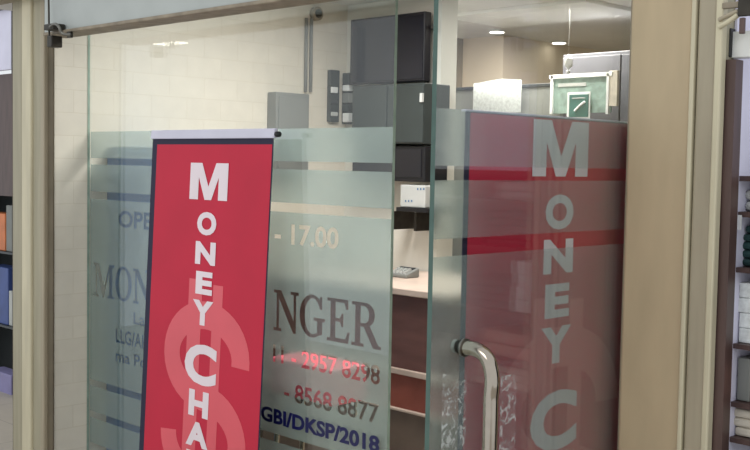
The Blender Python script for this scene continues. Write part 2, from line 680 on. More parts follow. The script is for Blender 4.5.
def fx(px, Y=YF):
    return onY(px, 225, Y).x


YLF = 2.298
strips(lf, 0, 0, [(fx(12, YLF), fx(15.5, YLF), 'groove', 0.0), (fx(15, YLF), fx(24.5, YLF), 'olive_paint', 0.012), (fx(24, YLF), fx(26.5, YLF), 'grey_paint', 0.004),
                  (fx(26, YLF), fx(35, YLF), 'cream_paint', 0.022), (fx(35, YLF), fx(44, YLF), 'olive_paint', 0.010),
                  (fx(44, YLF), fx(47.5, YLF), 'grey_paint', 0.018), (fx(47, YLF), XL+0.006, 'groove', 0.0)], YLF, 3.2, 0.01)
box('cornice', (-4.9, YF-0.05, 2.20), (fx(46), YF+0.05, 2.28), MT['grey_paint'], lf, 0.008)
# right pillar
rf = holder('trim_4', (-1.28, YF, FZ))
rf['label'] = 'wide tan painted pillar with cream ridges right of the glass door'
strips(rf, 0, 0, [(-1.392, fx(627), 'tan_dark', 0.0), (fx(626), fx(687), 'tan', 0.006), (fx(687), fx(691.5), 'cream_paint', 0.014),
                  (fx(691), fx(693.5), 'groove', 0.0), (fx(693), fx(711.5), 'grey_paint', 0.010), (fx(711), fx(718), 'cream_paint', 0.014)], YF, 3.2, 0.012)  # groove strip carries the shadow line beside the ridge as dark colour
box('core', (-1.392, YF+0.013, FZ), (fx(716), YF+0.2, 3.2), MT['olive_paint'], rf)
# facade above the left strip and left of frame
struct(box('wall_left_neighbour', (XL-0.34, 2.32, FZ), (XL-0.122, 3.0, 3.2), MT['olive_paint']))

# ------------------------------------------------------------------ the fixed glass panel with film
win = holder('window_1', (-3.33, YG, FZ))
win['label'] = 'fixed frameless glass panel with frosted film and shop lettering'
PX1 = -2.384
bm = bmesh.new()
add_box(bm, Vector((XL+0.002, YG-0.006, FZ+0.01))-Vector(win['_o']), Vector((PX1, YG+0.006, CEIL-0.002))-Vector(win['_o']))
g = finish('glass_pane', bm, [MT['glass'], MT['glass_edge_light']], win)
for p in g.data.polygons:
    p.material_index = 1 if abs(p.normal.y) < 0.5 else 0

big = serif_text('MONEY CHA', (-4.24, -3.04, 0.888, 1.04)) + serif_text('NGER', (-2.985, -2.434, 0.888, 1.04))
rows = []
rows += text_contours('OPEN :', (-4.035, -3.60, 1.207, 1.281), 0.028)
rows += text_contours('- 17.00', (-2.985, -2.645, 1.206, 1.281), 0.028)
rows += text_contours('La', (-3.915, -3.825, 0.80, 0.852), 0.02)
rows += text_contours('LLG/AH', (-4.055, -3.80, 0.703, 0.765), 0.024)
rows += text_contours('ma Po', (-4.054, -3.81, 0.62, 0.672), 0.022)
rows += text_contours('11 - 2957 8298', (-2.985, -2.436, 0.772, 0.838), 0.022)
rows += text_contours('- 8568 8877', (-2.92, -2.438, 0.642, 0.710), 0.022)
FXa, FXb = XL+0.006, PX1-0.006


def onpanel(x, z, t):
    return (x, YG+0.008+t, z)


film = flat('frosted_film', [rect(FXa, FXb, 0.51, 1.322)]+big+rows, MT['film'], win, onpanel, 0.0008)
film['label'] = 'frosted film with the lettering cut out of it'
for z0, z1 in ((1.504, 1.62), (1.356, 1.475), (0.366, 0.48), (0.222, 0.336)):
    flat('film_band', [rect(FXa, FXb, z0, z1)], MT['film'], win, onpanel, 0.0008)
nv = flat('licence_lettering', text_contours('GBI/DKSP/2018', (-3.03, -2.418, 0.552, 0.608), 0.035), MT['navy'], win, lambda x, z, t: (x, YG-0.0075-t, z), 0.0006)
nv['label'] = 'navy blue licence lettering'

# ------------------------------------------------------------------ the open glass door
dr = holder('door_1', (XD, 2.27, FZ))
dr['label'] = 'frameless glass door standing open, frosted film and steel handle'
YE = 1.57
DH = 2.0
bm = bmesh.new()
add_box(bm, Vector((XD-0.012, YE, FZ+0.01))-Vector(dr['_o']), Vector((XD, 2.45, DH))-Vector(dr['_o']))
g = finish('glass_pane', bm, [MT['glass'], MT['glass_edge']], dr)
for p in g.data.polygons:
    p.material_index = 1 if abs(p.normal.x) < 0.5 else 0


def ondoor(y, z, t):
    return (XD-0.014-t, y, z)


for z0, z1 in ((1.499, 1.613), (1.352, 1.470), (0.51, 1.316), (0.366, 0.48), (0.222, 0.336)):
    flat('film_band', [rect(YE+0.006, 2.448, z0, z1)], MT['film_door'], dr, ondoor, 0.0008)
hd = bpy.data.objects.new('door_handle', None)
COL.objects.link(hd)
hd.parent = dr
hd['_o'] = tuple(dr['_o'])
hx = XD+0.072
hy = 1.672
tube('grip_bar', [(XD+0.004, hy-0.002, 1.128), (XD+0.03, hy, 1.128), (hx-0.014, hy, 1.115), (hx, hy, 1.085), (hx, hy, 1.03), (hx, hy, 0.7), (hx, hy, 0.40), (hx, hy, 0.345), (hx-0.014, hy, 0.315), (XD+0.03, hy, 0.302), (XD+0.004, hy-0.002, 0.302)], 0.0155, MT['steel'], hd)
for z in (1.128, 0.302):
    cyl('mounting_flange', (XD, hy-0.002, z), (XD+0.006, hy-0.002, z), 0.019, MT['steel_dark'], hd)
    cyl('mounting_bolt', (XD-0.024, hy-0.002, z), (XD-0.0145, hy-0.002, z), 0.014, MT['steel_dark'], hd)
for z in (0.0, 1.98):
    box('hinge_patch', (XD-0.02, 2.28, z-0.09 if z < 1 else z-0.06), (XD+0.006, 2.44, z+0.0 if z < 1 else z+0.02), MT['steel_dark'], dr, 0.003)
# patchy white see-through sheets on the door glass near the handle
for (a, b, z0, z1) in ((442, 466, 372, 452), (500, 516, 375, 452)):
    y0 = onX(a, 400, XD).y
    y1 = onX(b, 400, XD).y
    zt = onX((a+b)/2, z0, XD).z
    zb = onX((a+b)/2, z1, XD).z
    st = flat('clear_sticker', [rect(y0, y1, zb, zt)], MT['crinkle'], dr, lambda y, z, t: (XD+0.0006, y, z))


# ------------------------------------------------------------------ banners
# design in banner coordinates: u to the right from the cloth centre, v up, 0 = top of the letter M
def lx(px):      # px column in the photo -> u on the left banner (reference rows)
    return px


U0 = -3.275      # centre of the left banner
Ytop = 2.415


def bu(px, py):
    return onY(px, py, Ytop-0.0).x


def letters():
    L = []
    base = onY(209, 163, 2.40).z
    sc = 1.0

    def V(py):
        return onY(209, py, 2.40-0.00011*(py-163)).z-base
    rows_ = [('M', 0.118, 163, 200), ('O', 0.060, 212, 235.5), ('N', 0.063, 242, 265), ('E', 0.052, 272, 295), ('Y', 0.064, 301, 326), ('C', 0.100, 345, 386), ('H', 0.062, 392, 418.5), ('A', 0.070, 424, 449)]
    z = None
    for ch, hw, a, b in rows_:
        L.append((ch, hw, V(a), V(b)))
    last = L[-1]
    h = last[2]-last[3]
    v = last[3]
    for ch, hw in (('N', .063), ('G', .066), ('E', .052), ('R', .062)):
        L.append((ch, hw, v-0.018, v-0.018-0.085))
        v -= 0.103
    return L


BOLD_M = [[(0, 0), (.24, 0), (.24, .62), (.42, 0), (.60, 0), (.78, .62), (.78, 0), (1.02, 0), (1.02, 1), (.70, 1), (.51, .36), (.32, 1), (0, 1)]]


def dollar(top, bottom):
    """S and two bars as one outline list (stroke polygons unioned by fill of separate pieces)"""
    W = 0.052
    cx = 0.026
    out = []
    # centre line of the S
    pts = []
    H = (top-0.13)-(bottom+0.13)
    zt = top-0.13
    r1 = H/4
    c1 = zt-r1
    c2 = zt-3*r1
    rx = 0.215
    for a in range(-5, 271, 9):
        if a <= 250:
            pts.append((cx+rx*math.cos(math.radians(a)), c1+r1*math.sin(math.radians(a))))
    for a in range(72, -181, -9):
        pts.append((cx+rx*math.cos(math.radians(a)), c2+r1*math.sin(math.radians(a))))
    lft, rgt = [], []
    for i, p in enumerate(pts):
        q0 = Vector(pts[max(0, i-1)])
        q1 = Vector(pts[min(len(pts)-1, i+1)])
        d = (q1-q0).normalized()
        n = Vector((-d.y, d.x))
        lft.append((p[0]+n.x*W, p[1]+n.y*W))
        rgt.append((p[0]-n.x*W, p[1]-n.y*W))
    out.append(lft+rgt[::-1])
    bars = [rect(-0.095, -0.010, bottom, top), rect(0.058, 0.118, bottom, top-0.012)]
    return out, bars


def make_banner(name, label, loc, axis_u, lean, top_v, halfw, border, with_stand, bot, k=1.0):
    """axis_u: world direction of u; lean: world offset (per metre downwards) ; loc = world point of (0,0)"""
    hl_, hr_ = (halfw, halfw) if not isinstance(halfw, tuple) else halfw
    halfw = max(hl_, hr_)
    t = thing(name, label, 'banner', (loc[0], loc[1], FZ), 'red roll-up banners')
    base = Vector(loc)
    au = Vector(axis_u)
    nrm = Vector((au.y, -au.x, 0))      # towards the viewer
    if nrm.dot(Vector((0, 0, 0))-base) < 0:
        nrm = -nrm

    def mp(dist):
        def f(x, v, tt):
            p = base + au*x + Vector((0, 0, v)) - nrm*(0) + nrm*(dist+tt) + nrm*(lean*(top_v-v))
            return p
        return f
    vb = FZ+0.06-base.z
    cl = flat('banner_cloth', [rect(-hl_, hr_, vb, top_v)], MT['banner_back'], t, mp(0), 0.0012)
    cl['label'] = 'dark navy printed cloth, its margin showing as a border'
    l_, r_b, t_b = border[:3]
    rfd = flat('red_field', [rect(-hl_+l_, hr_-r_b, vb, top_v-t_b)], MT['banner_red'], t, mp(0.0014), 0.0004)
    s_, bars = dollar(-0.44, -1.32)
    s_ = [[(p[0]*k, p[1]*k) for p in c] for c in s_]
    bars = [[(p[0]*k, p[1]*k) for p in c] for c in bars]
    clip = lambda cs: [[(p[0], max(p[1], vb+0.005)) for p in c] for c in cs]
    sg = flat('dollar_sign', clip(s_), MT['banner_pink'], rfd, mp(0.0022), 0.0003)
    for b_ in bars:
        flat('dollar_bar', clip([b_]), MT['banner_pink'], rfd, mp(0.0022), 0.0002)
    for ch, hw, a, b in letters():
        hw, a, b = hw*k, a*k, b*k
        if b < vb:
            continue
        bold = {'M': 0.035, 'C': 0.045}.get(ch, 0.05)
        flat('letter', fit(BOLD_M, (-hw, hw, b, a)) if ch == 'M' else text_contours(ch, (-hw, hw, b, a), bold), MT['banner_white'], rfd, mp(0.0032), 0.0004)
    # rails and stand
    off = Vector(t['_o'])
    p0 = mp(0.0)(-hl_-0.005, top_v, 0)
    p1 = mp(0.0)(hr_+0.012, top_v, 0)
    bm = bmesh.new()
    rh = border[3]
    for q0, q1 in ((p0, p1),):
        a = q0-off
        b = q1-off
        th = nrm*0.010
        vs = [bm.verts.new(v) for v in (a-th, b-th, b+th, a+th, a-th+Vector((0, 0, rh)), b-th+Vector((0, 0, rh)), b+th*.6+Vector((0, 0, rh)), a+th*.6+Vector((0, 0, rh)))]
        for f in ((0, 1, 2, 3), (4, 7, 6, 5), (0, 4, 5, 1), (1, 5, 6, 2), (2, 6, 7, 3), (3, 7, 4, 0)):
            bm.faces.new([vs[i] for i in f])
    bmesh.ops.recalc_face_normals(bm, faces=bm.faces[:])
    bmesh.ops.bevel(bm, geom=bm.edges[:], offset=0.002, segments=2, affect='EDGES')
    trl = finish('top_rail', bm, MT['rail'], t)
    ec = mp(0.0)(hr_+0.012, top_v+rh*0.4, 0)
    cyl('rail_end_cap', ec, ec+au*0.016, 0.010, MT['black'], trl)
    # pole behind and cassette base
    pb = mp(-0.03)(0, vb-0.02, 0)
    pt = mp(-0.016)(0, top_v, 0)
    cyl('support_pole', pb, pt, 0.007, MT['steel_dark'], t)
    c = mp(0.0)(0, vb, 0)
    bm = bmesh.new()
    add_box(bm, (-halfw-0.01, -0.045, 0), (halfw+0.01, 0.045, 0.075), 0.02)
    ang = math.atan2(au.y, au.x)
    mr = Matrix.Translation(Vector((c.x, c.y, FZ))-off) @ Matrix.Rotation(ang, 4, 'Z')
    bmesh.ops.transform(bm, matrix=mr, verts=bm.verts[:])
    finish('base_cassette', bm, MT['lightgrey'], t)
    return t


lt = onY(209, 163, 2.40)
make_banner('roll_up_banner', 'red vertical banner with navy border standing in front of the glass panel', (-3.268, 2.405, lt.z), (1, 0, 0), 0.045,
            onY(212, 138.5, 2.4).z-lt.z, (0.388, 0.366), (0.034, 0.006, 0.022, 0.034), True, 0)
mt_ = onX(561, 121, -1.455)
make_banner('roll_up_banner', 'red vertical banner seen dimly behind the frosted open door', (-1.455, mt_.y, mt_.z), (0, 1, 0), 0.0,
            0.006, 0.345, (0.016, 0.014, 0.002, 0.004), True, 0, 0.93)

# ------------------------------------------------------------------ shop interior
def wallbox(name, px0, px1, py0, py1, Y, depth, m, parent=None, bev=0.004):
    """box whose front face at plane Y spans the given columns and rows (real coordinates worked out from sight lines)"""
    x0 = onY(px0, (py0+py1)/2, Y).x
    x1 = onY(px1, (py0+py1)/2, Y).x
    cx = (px0+px1)/2
    return box(name, (x0, Y, onY(cx, py1, Y).z), (x1, Y+depth, onY(cx, py0, Y).z), m, parent, bev)


# television on the back wall
t = thing('television', 'dark flat television high on the white back wall', 'television', (-3.92, 4.0, 1.92))
wallbox('housing', 350, 424.5, 15.5, 83, 3.96, 0.05, MT['bezel'], t, 0.006)
wallbox('screen', 352, 422.5, 18, 80.5, 3.957, 0.006, MT['screen'], t, 0.001)
box('wall_mount', (-4.0, 4.008, 2.02), (-3.85, 4.05, 2.16), MT['dark_metal'], t)
# cable by the television
tag(tube('power_cable', [onY(424.5, 12, 4.03), onY(427, 17, 4.03), onY(428.5, 24, 4.03), onY(429, 34, 4.03), onY(428, 60, 4.03), onY(428.5, 110, 4.03)], 0.006, MT['cable']), 'black cable hanging down beside the television', 'cable')
pc = thing('camera_dome', 'small black security camera beside the television', 'camera', onY(429, 28, 4.03))
cyl('camera_base', onY(432.5, 27, 4.05), onY(432.5, 27, 4.02), 0.013, MT['black'], pc)
cyl('camera_lens', onY(432.5, 27, 4.02), onY(432.5, 27, 3.985), 0.009, MT['dark_metal'], pc)
# cabinet under the tv
t = thing('wall_cabinet', 'grey-green metal wall cabinet below the television', 'cabinet', (-3.93, 4.0, 1.55))
wallbox('body', 352, 424, 84.5, 144, 3.86, 0.19, MT['greygreen'], t)
wallbox('door_leaf', 353, 386, 86, 142.5, 3.853, 0.008, MT['greygreen'], t, 0.002)
dl = wallbox('door_leaf', 388, 423, 86, 142.5, 3.853, 0.008, MT['greygreen'], t, 0.002)
wallbox('handle', 419.5, 422, 93, 102, 3.84, 0.014, MT['lightgrey'], dl, 0.001)
# black safe/box below
t = thing('black_box', 'black equipment box below the grey-green wall cabinet', 'box', (-3.93, 4.0, 1.36))
wallbox('casing', 352, 425, 145.5, 181, 3.88, 0.17, MT['black'], t, 0.006)
wallbox('front_plate', 356, 421, 149, 177, 3.876, 0.006, MT['bezel'], t, 0.002)
# shelf and white box
t = thing('wall_shelf', 'black wall shelf with brackets holding a pale box', 'shelf', (-3.9, 4.0, 1.27))
wallbox('board', 396, 427, 208, 212, 3.86, 0.19, MT['black'], t, 0.002)
for px in (400, 422):
    x = onY(px, 215, 3.95).x
    box('bracket', (x-0.008, 3.9, 1.17), (x+0.008, 4.05, onY(410, 212.6, 3.86).z), MT['dark_metal'], t)
t = thing('network_box', 'pale blue-white box with tiny lights on the black wall shelf', 'box', (-3.78, 3.95, 1.28))
wallbox('casing', 400, 425, 185, 207.6, 3.87, 0.14, MT['lightgrey'], t, 0.006)
for i, px in enumerate((417, 420, 423)):
    wallbox('indicator', px, px+1.2, 188, 190, 3.868, 0.004, MT['slate'], t, 0)
    wallbox('indicator', px-12, px-11, 200, 202, 3.868, 0.004, MT['slate'], t, 0)
# small rack with dials left of cabinet
t = thing('meter_rack', 'small grey rack of meters fixed left of the wall cabinet', 'meter', (-4.2, 4.0, 1.7))
xa = -4.262
wallbox('back_plate', 341.5, 349, 73, 124, 4.02, 0.03, MT['greygreen'], t)
for a, b, mk in ((74, 84, 'greygreen'), (85, 91, 'white'), (93, 103, 'midgrey'), (104, 112, 'greygreen'), (113, 122, 'white')):
    wallbox('meter', 342.3, 348.4, a, b, 3.985, 0.036, MT[mk], t, 0.004)
# meter bits on the left wall beside it
def sidebox(name, px0, px1, py0, py1, X, depth, m, parent=None, bev=0.003):
    c = (py0+py1)/2
    y0 = onX(px0, c, X).y
    y1 = onX(px1, c, X).y
    cx = (px0+px1)/2
    return box(name, (X-depth, y0, onX(cx, py1, X).z), (X, y1, onX(cx, py0, X).z), m, parent, bev)


t = thing('terminal_strip', 'dark switch strip with white blocks on the left wall near the corner', 'switch', (XL, 3.95, 1.7))
sidebox('strip', 330.5, 339.5, 70, 122, XL+0.03, 0.029, MT['greygreen'], t)
for a, b, mk in ((87, 93, 'white'), (100, 104, 'darkgrey'), (112, 116, 'lightgrey')):
    sidebox('block', 332, 338, a, b, XL+0.04, 0.012, MT[mk], t)

# fuse box on left wall, conduit, junction box
t = thing('fuse_box', 'grey metal fuse box on the left wall', 'fuse box', (XL, 3.67, 1.45))
sidebox('casing', 276, 309, 93, 176, XL+0.075, 0.074, MT['midgrey'], t, 0.005)
fc = sidebox('cover', 279, 306, 97, 172, XL+0.082, 0.008, MT['midgrey'], t, 0.002)
sidebox('latch', 302, 304, 130, 138, XL+0.088, 0.008, MT['lightgrey'], fc, 0.001)
cd = thing('conduit_pipe', 'pair of thin conduit pipes running up the left wall above the fuse box', 'pipe', (XL, 3.78, 1.9))
for px in (306, 311):
    p = onX(px, 60, XL+0.012)
    cyl('pipe', (XL+0.012, p.y, onX(px, 92, XL+0.012).z), (XL+0.012, p.y, onX(px, 18, XL+0.012).z), 0.009, MT['midgrey'], cd, seg=12)
jb = thing('junction_box', 'round brown junction box at the top of the conduit', 'junction box', onX(314.5, 14, XL+0.02))
p = onX(314.5, 14, XL)
cyl('housing', (XL, p.y, p.z), (XL+0.03, p.y, p.z), 0.036, MT['rust'], jb)
cyl('cap', (XL+0.03, p.y, p.z), (XL+0.036, p.y, p.z), 0.022, MT['dark_metal'], jb)

# counter along the back
CT = onY(410, 289, 3.4).z
t = thing('counter', 'brown shop counter with a pale stone top along the back wall', 'counter', (-3.5, 3.7, FZ))
CX1 = onY(452, 300, 3.4).x
box('worktop', (XL+0.095, 3.38, CT-0.03), (CX1, 4.04, CT), MT['counter_top'], t, 0.004)
z2 = onY(410, 370, 3.41).z
z3 = onY(410, 376, 3.41).z
z4 = onY(410, 413, 3.41).z
box('upper_panel', (XL+0.1, 3.41, z2), (CX1-0.02, 3.99, CT-0.031), MT['counter_brown'], t)
box('mid_rail', (XL+0.1, 3.395, z3), (CX1-0.02, 3.99, z2-0.001), MT['counter_top'], t, 0.003)
box('middle_panel', (XL+0.1, 3.41, z4+0.013), (CX1-0.02, 3.99, z3-0.001), MT['counter_red'], t)
box('lower_rail', (XL+0.1, 3.395, z4), (CX1-0.02, 3.99, z4+0.012), MT['counter_top'], t, 0.003)
box('lower_panel', (XL+0.1, 3.41, FZ), (CX1-0.02, 3.99, z4-0.001), MT['counter_taupe'], t)
# calculator / stapler on the counter
p = onZ(404, 277, CT)
t = thing('desk_calculator', 'small grey calculator on the counter top', 'calculator', (p.x, p.y, CT))
bm = bmesh.new()
add_box(bm, (-0.06, -0.045, 0.0), (0.06, 0.045, 0.02), 0.006)
for v in bm.verts:
    if v.co.y > 0 and v.co.z > 0.01:
        v.co.z += 0.025
finish('casing', bm, MT['midgrey'], t)
bm = bmesh.new()
add_box(bm, (-0.045, 0.015, 0.035), (0.045, 0.035, 0.047), 0.002)
finish('display', bm, MT['darkgrey'], t)
bm = bmesh.new()
for i in range(4):
    for j in range(3):
        add_box(bm, (-0.045+i*0.024, -0.035+j*0.015, 0.018), (-0.028+i*0.024, -0.025+j*0.015, 0.032+j*0.006), 0.001)
finish('keypad', bm, MT['lightgrey'], t)

# slate cabinet added behind the film, standing in for a dark reflection
yc = onX(106, 250, XL).y
t = thing('steel_cabinet', 'slate blue steel cabinet against the left wall behind the frosted panel', 'cabinet', (-4.0, 2.9, FZ))
cx0, cx1 = XL+0.005, -3.78
box('body', (cx0, yc, FZ+0.04), (cx1, 2.92, 1.555), MT['slate'], t, 0.004)
box('plinth', (cx0+0.02, yc+0.02, FZ), (cx1-0.02, 2.9, FZ+0.039), MT['black'], t)
for i, (a, b) in enumerate(((FZ+0.06, 0.70), (0.72, 1.535))):
    d = box('door_leaf', (cx1+0.001, yc+0.02, a), (cx1+0.013, 2.9, b), MT['slate'], t, 0.003)
    box('handle', (cx1+0.014, yc+0.06, (a+b)/2-0.06), (cx1+0.028, yc+0.075, (a+b)/2+0.06), MT['steel'], d, 0.002)

sx0, sx1 = onY(258, 385, 2.53).x, onY(322, 385, 2.53).x  # made-up seat behind the film, added to give it a pink glow
sz0, sz1 = onY(297, 404, 2.53).z, onY(297, 366, 2.53).z
scx = (sx0+sx1)/2
srad = (sx1-sx0)/2
t = thing('stool', 'stool with a thick pink padded narrow seat close behind the frosted panel', 'stool', (scx, 2.58+0.09, FZ))
bm = bmesh.new()
add_box(bm, (-srad, -0.09, sz0-FZ), (srad, 0.09, sz1-FZ), 0.018)
finish('seat', bm, MT['stool_pink'], t)
for sx_ in (-1, 1):
    for sy_ in (-1, 1):
        bm = bmesh.new()
        add_cyl(bm, (sx_*(srad-0.03), sy_*0.06, sz0-FZ), (sx_*(srad-0.012), sy_*0.08, 0.004), 0.011, seg=12)
        finish('leg', bm, MT['steel'], t)
bm = bmesh.new()
for sy_ in (-1, 1):
    add_cyl(bm, (-srad+0.018, sy_*0.073, 0.25), (srad-0.018, sy_*0.073, 0.25), 0.007, seg=10)
finish('footrest', bm, MT['steel'], t)

# rear room: grey partitions, framed certificate, white reflection sheet, downlights, ornament
t = thing('office_partition', 'low grey office partition across the rear room', 'partition', (-3.8, 4.9, FZ))
xa, xb = onY(444, 90, 4.9).x, onY(560, 90, 4.9).x
zt = onY(500, 85.5, 4.9).z
box('panel', (xa, 4.9, FZ+0.05), (xb, 4.94, zt-0.02), MT['midgrey'], t)
box('top_rail', (xa, 4.893, zt-0.02), (xb, 4.947, zt), MT['darkgrey'], t, 0.003)
for x in (xa+0.05, xb-0.05):
    box('foot', (x-0.03, 4.78, FZ), (x+0.03, 5.06, FZ+0.049), MT['darkgrey'], t)
t = thing('tall_cabinet', 'tall dark grey cabinet at the right of the rear room', 'cabinet', (-3.2, 5.2, FZ))
xa, xb = onY(563, 60, 5.0).x, -2.75
zt = onY(590, 53, 5.0).z
box('body', (xa, 5.0, FZ), (xb, 5.5, zt), MT['cabinet_dark'], t, 0.005)
xm = (xa+xb)/2
box('door_leaf', (xa+0.01, 4.985, FZ+0.03), (xm-0.004, 4.999, zt-0.02), MT['cabinet_dark'], t, 0.003)
box('door_leaf', (xm+0.004, 4.985, FZ+0.03), (xb-0.01, 4.999, zt-0.02), MT['cabinet_dark'], t, 0.003)

t = thing('framed_certificate', 'white framed certificate seen through the clear glass above the door film', 'picture frame', (-3.45, 4.6, 1.85))
Yc = 4.862


def fr(name, a, b, c, d, m, Y, dep=0.012, par=t):
    return wallbox(name, a, b, c, d, Y, dep, m, par, 0.001)


fr('backing', 551, 611, 77, 113, MT['cert_paper'], Yc)
fr('frame_top', 549, 612, 73.5, 77.5, MT['white'], Yc-0.012, 0.02)
fr('frame_side', 550, 552.5, 75, 114, MT['white'], Yc-0.012, 0.02)
fr('frame_side', 606, 608.5, 73, 114, MT['white'], Yc-0.012, 0.02)
fr('heading_strip', 558, 586, 83, 86.5, MT['lightgrey'], Yc-0.004, 0.004)
fr('side_panel', 609, 617, 70.5, 106, MT['cream_cloth'], Yc-0.008, 0.02)
# green sign with a white tick like mark and white rim
t = thing('green_sign', 'small teal sign with white rim in front of the certificate', 'sign', onY(577, 104, 4.82))
fr('rim', 567, 590, 92, 119, MT['white'], 4.843, 0.004, t)
fr('face', 569, 588, 94.5, 117, MT['teal_sign'], 4.838, 0.005, t)
a = onY(574.5, 111, 4.836)
b = onY(580, 105.5, 4.836)
c = onY(585, 101.5, 4.836)
bm = bmesh.new()
for p, q in ((a, b), (b, c)):
    add_cyl(bm, p-Vector(t['_o']), q-Vector(t['_o']), 0.007, seg=8)
finish('slanted_mark', bm, MT['white'], t)
fr('printed_line', 572, 585, 97.5, 98.6, MT['lightgrey'], 4.836, 0.002, t)
# wall stand that holds certificate, sign (thin post)
t = thing('paper_notice', 'white paper notice pinned on the grey partition', 'notice', onY(496, 95, 4.87))
bm = bmesh.new()  # sheet added in place of a blurry white reflection
x0, x1 = onY(473, 95, 4.87).x, onY(521, 95, 4.87).x
z0, z1 = onY(496, 113, 4.87).z, onY(496, 79, 4.87).z
nx, nz = 8, 5
vs = {}
for i in range(nx+1):
    for j in range(nz+1):
        u = i/nx
        v = j/nz
        zz = z0+(z1-z0)*v - (0.03*(abs(u-0.6)) if j == nz else 0)
        vs[i, j] = bm.verts.new(Vector((x0+(x1-x0)*u, 4.872+0.006*math.sin(u*9)*v, zz))-Vector(t['_o']))
for i in range(nx):
    for j in range(nz):
        bm.faces.new([vs[i, j], vs[i+1, j], vs[i+1, j+1], vs[i, j+1]])
bmesh.ops.solidify(bm, geom=bm.faces[:], thickness=0.002)
finish('sheet', bm, MT['paper'], t)

# downlights
def downlight(px, py, label):
    p = onZ(px, py, CEIL-0.004)
    d = thing('downlight', label, 'ceiling light', (p.x, p.y, CEIL), 'downlights in the rear room')
    bm = bmesh.new()
    add_cyl(bm, (0, 0, -0.012), (0, 0, 0), 0.052, seg=28)
    finish('trim_ring', bm, MT['white'], d)
    bm = bmesh.new()
    add_cyl(bm, (0, 0, -0.016), (0, 0, -0.0122), 0.045, seg=28)
    finish('diffuser', bm, MT['lamp'], d)


downlight(497, 31, 'round ceiling downlight at the left of the rear room')
downlight(559, 42, 'round ceiling downlight deeper in the rear room')
# wall lamp giving the warm glow
p = onY(533, 78, 7.55)
t = thing('wall_lamp', 'small warm wall lamp glowing on the rear wall', 'wall lamp', (p.x, 7.6, p.z-0.12))
cyl('back_plate', (p.x, 7.6, p.z-0.15), (p.x, 7.57, p.z-0.15), 0.05, MT['lightgrey'], t)
cyl('lamp_shade', (p.x, 7.5, p.z-0.20), (p.x, 7.5, p.z-0.08), 0.05, MT['warm_glow'], t, 0.07)
pl = bpy.data.lights.new('wall_lamp_light', 'POINT')
pl.energy = 14
pl.color = (1, 0.6, 0.35)
pl.shadow_soft_size = 0.05
po = bpy.data.objects.new('wall_lamp_light', pl)
COL.objects.link(po)
po.location = (p.x, 7.42, p.z+0.02)
# crystal ornament
p = onY(568.5, 62, 4.7)
t = thing('hanging_ornament', 'white crystal ornament hanging above the certificate', 'ornament', p)
bm = bmesh.new()
bmesh.ops.create_icosphere(bm, subdivisions=1, radius=0.026)
for v in bm.verts:
    v.co.z *= 1.6
finish('crystal', bm, MT['white'], t)
bm = bmesh.new()
add_cyl(bm, (0, 0, 0.03), (0, 0, CEIL-p.z), 0.0007, seg=6)
finish('thread', bm, MT['lightgrey'], t)
bm = bmesh.new()
bmesh.ops.create_icosphere(bm, subdivisions=1, radius=0.013)
for v in bm.verts:
    v.co.z -= 0.052
finish('drop', bm, MT['white'], t)
# ceiling panels made up as fixtures for the added interior area lights
for (x, y, sx, sy, lb) in ((-3.2, 3.1, .6, .6, 'square ceiling light panel over the counter area'), (-3.6, 4.9, .9, .5, 'rectangular ceiling light panel over the rear room')):
    t = thing('ceiling_light', lb, 'ceiling light', (x, y, CEIL))
    box('frame', (x-sx/2-0.03, y-sy/2-0.03, CEIL-0.02), (x+sx/2+0.03, y+sy/2+0.03, CEIL), MT['white'], t, 0.003)

# ------------------------------------------------------------------ brackets at the front
t = thing('wire_bracket', 'dark rusty bracket with wire at the top left corner of the opening', 'bracket', onY(51, 28, YF-0.03))
tube('hanging_wire', [onY(48.5, -6, YF-0.03), onY(48.8, 10, YF-0.03), onY(49, 25, YF-0.03), onY(49.5, 40, YF-0.035)], 0.004, MT['dark_metal'], t)
a = onY(50, 27, YF-0.05)
box('clamp', (a.x-0.035, YF-0.06, a.z-0.012), (a.x+0.045, YF-0.005, a.z+0.012), MT['dark_metal'], t, 0.003)
a = onY(50, 41, YF-0.05)
box('hook_block', (a.x-0.018, YF-0.055, a.z-0.025), (a.x+0.022, YF-0.005, a.z+0.022), MT['dark_metal'], t, 0.004)
tube('latch_arm', [onY(50, 27, YF-0.06), onY(55, 24, YF-0.06), onY(59, 27, YF-0.06), onY(62, 33, YF-0.05), onY(71, 35, YF-0.03)], 0.006, MT['steel_dark'], t)
t = thing('shutter_stop', 'small dark stop lug on the rusty bottom rail of the fascia', 'bracket', onY(70, 33, YF-0.02))
a = onY(70, 34, YF-0.02)
box('lug', (a.x-0.014, YF-0.028, a.z-0.016), (a.x+0.014, YF-0.013, a.z+0.01), MT['dark_metal'], t, 0.003)

# ------------------------------------------------------------------ neighbouring shop, right
YN = 2.75
def nb(name, a, b, c, d, Y, dep, mk, par=None, bev=0.003):
    return wallbox(name, a, b, c, d, Y, dep, MT[mk], par, bev)


struct(box('wall_neighbour_side', (fx(716)+0.001, 2.302, FZ), (fx(716)+0.007, 5.2, 3.2), MT['lavender']), 'pale lavender side wall of the neighbouring shop')
struct(box('wall_neighbour_rear', (-1.27, 5.2, FZ), (1.6, 5.3, 3.2), MT['lavender']), 'pale lavender rear wall of the neighbouring shop')
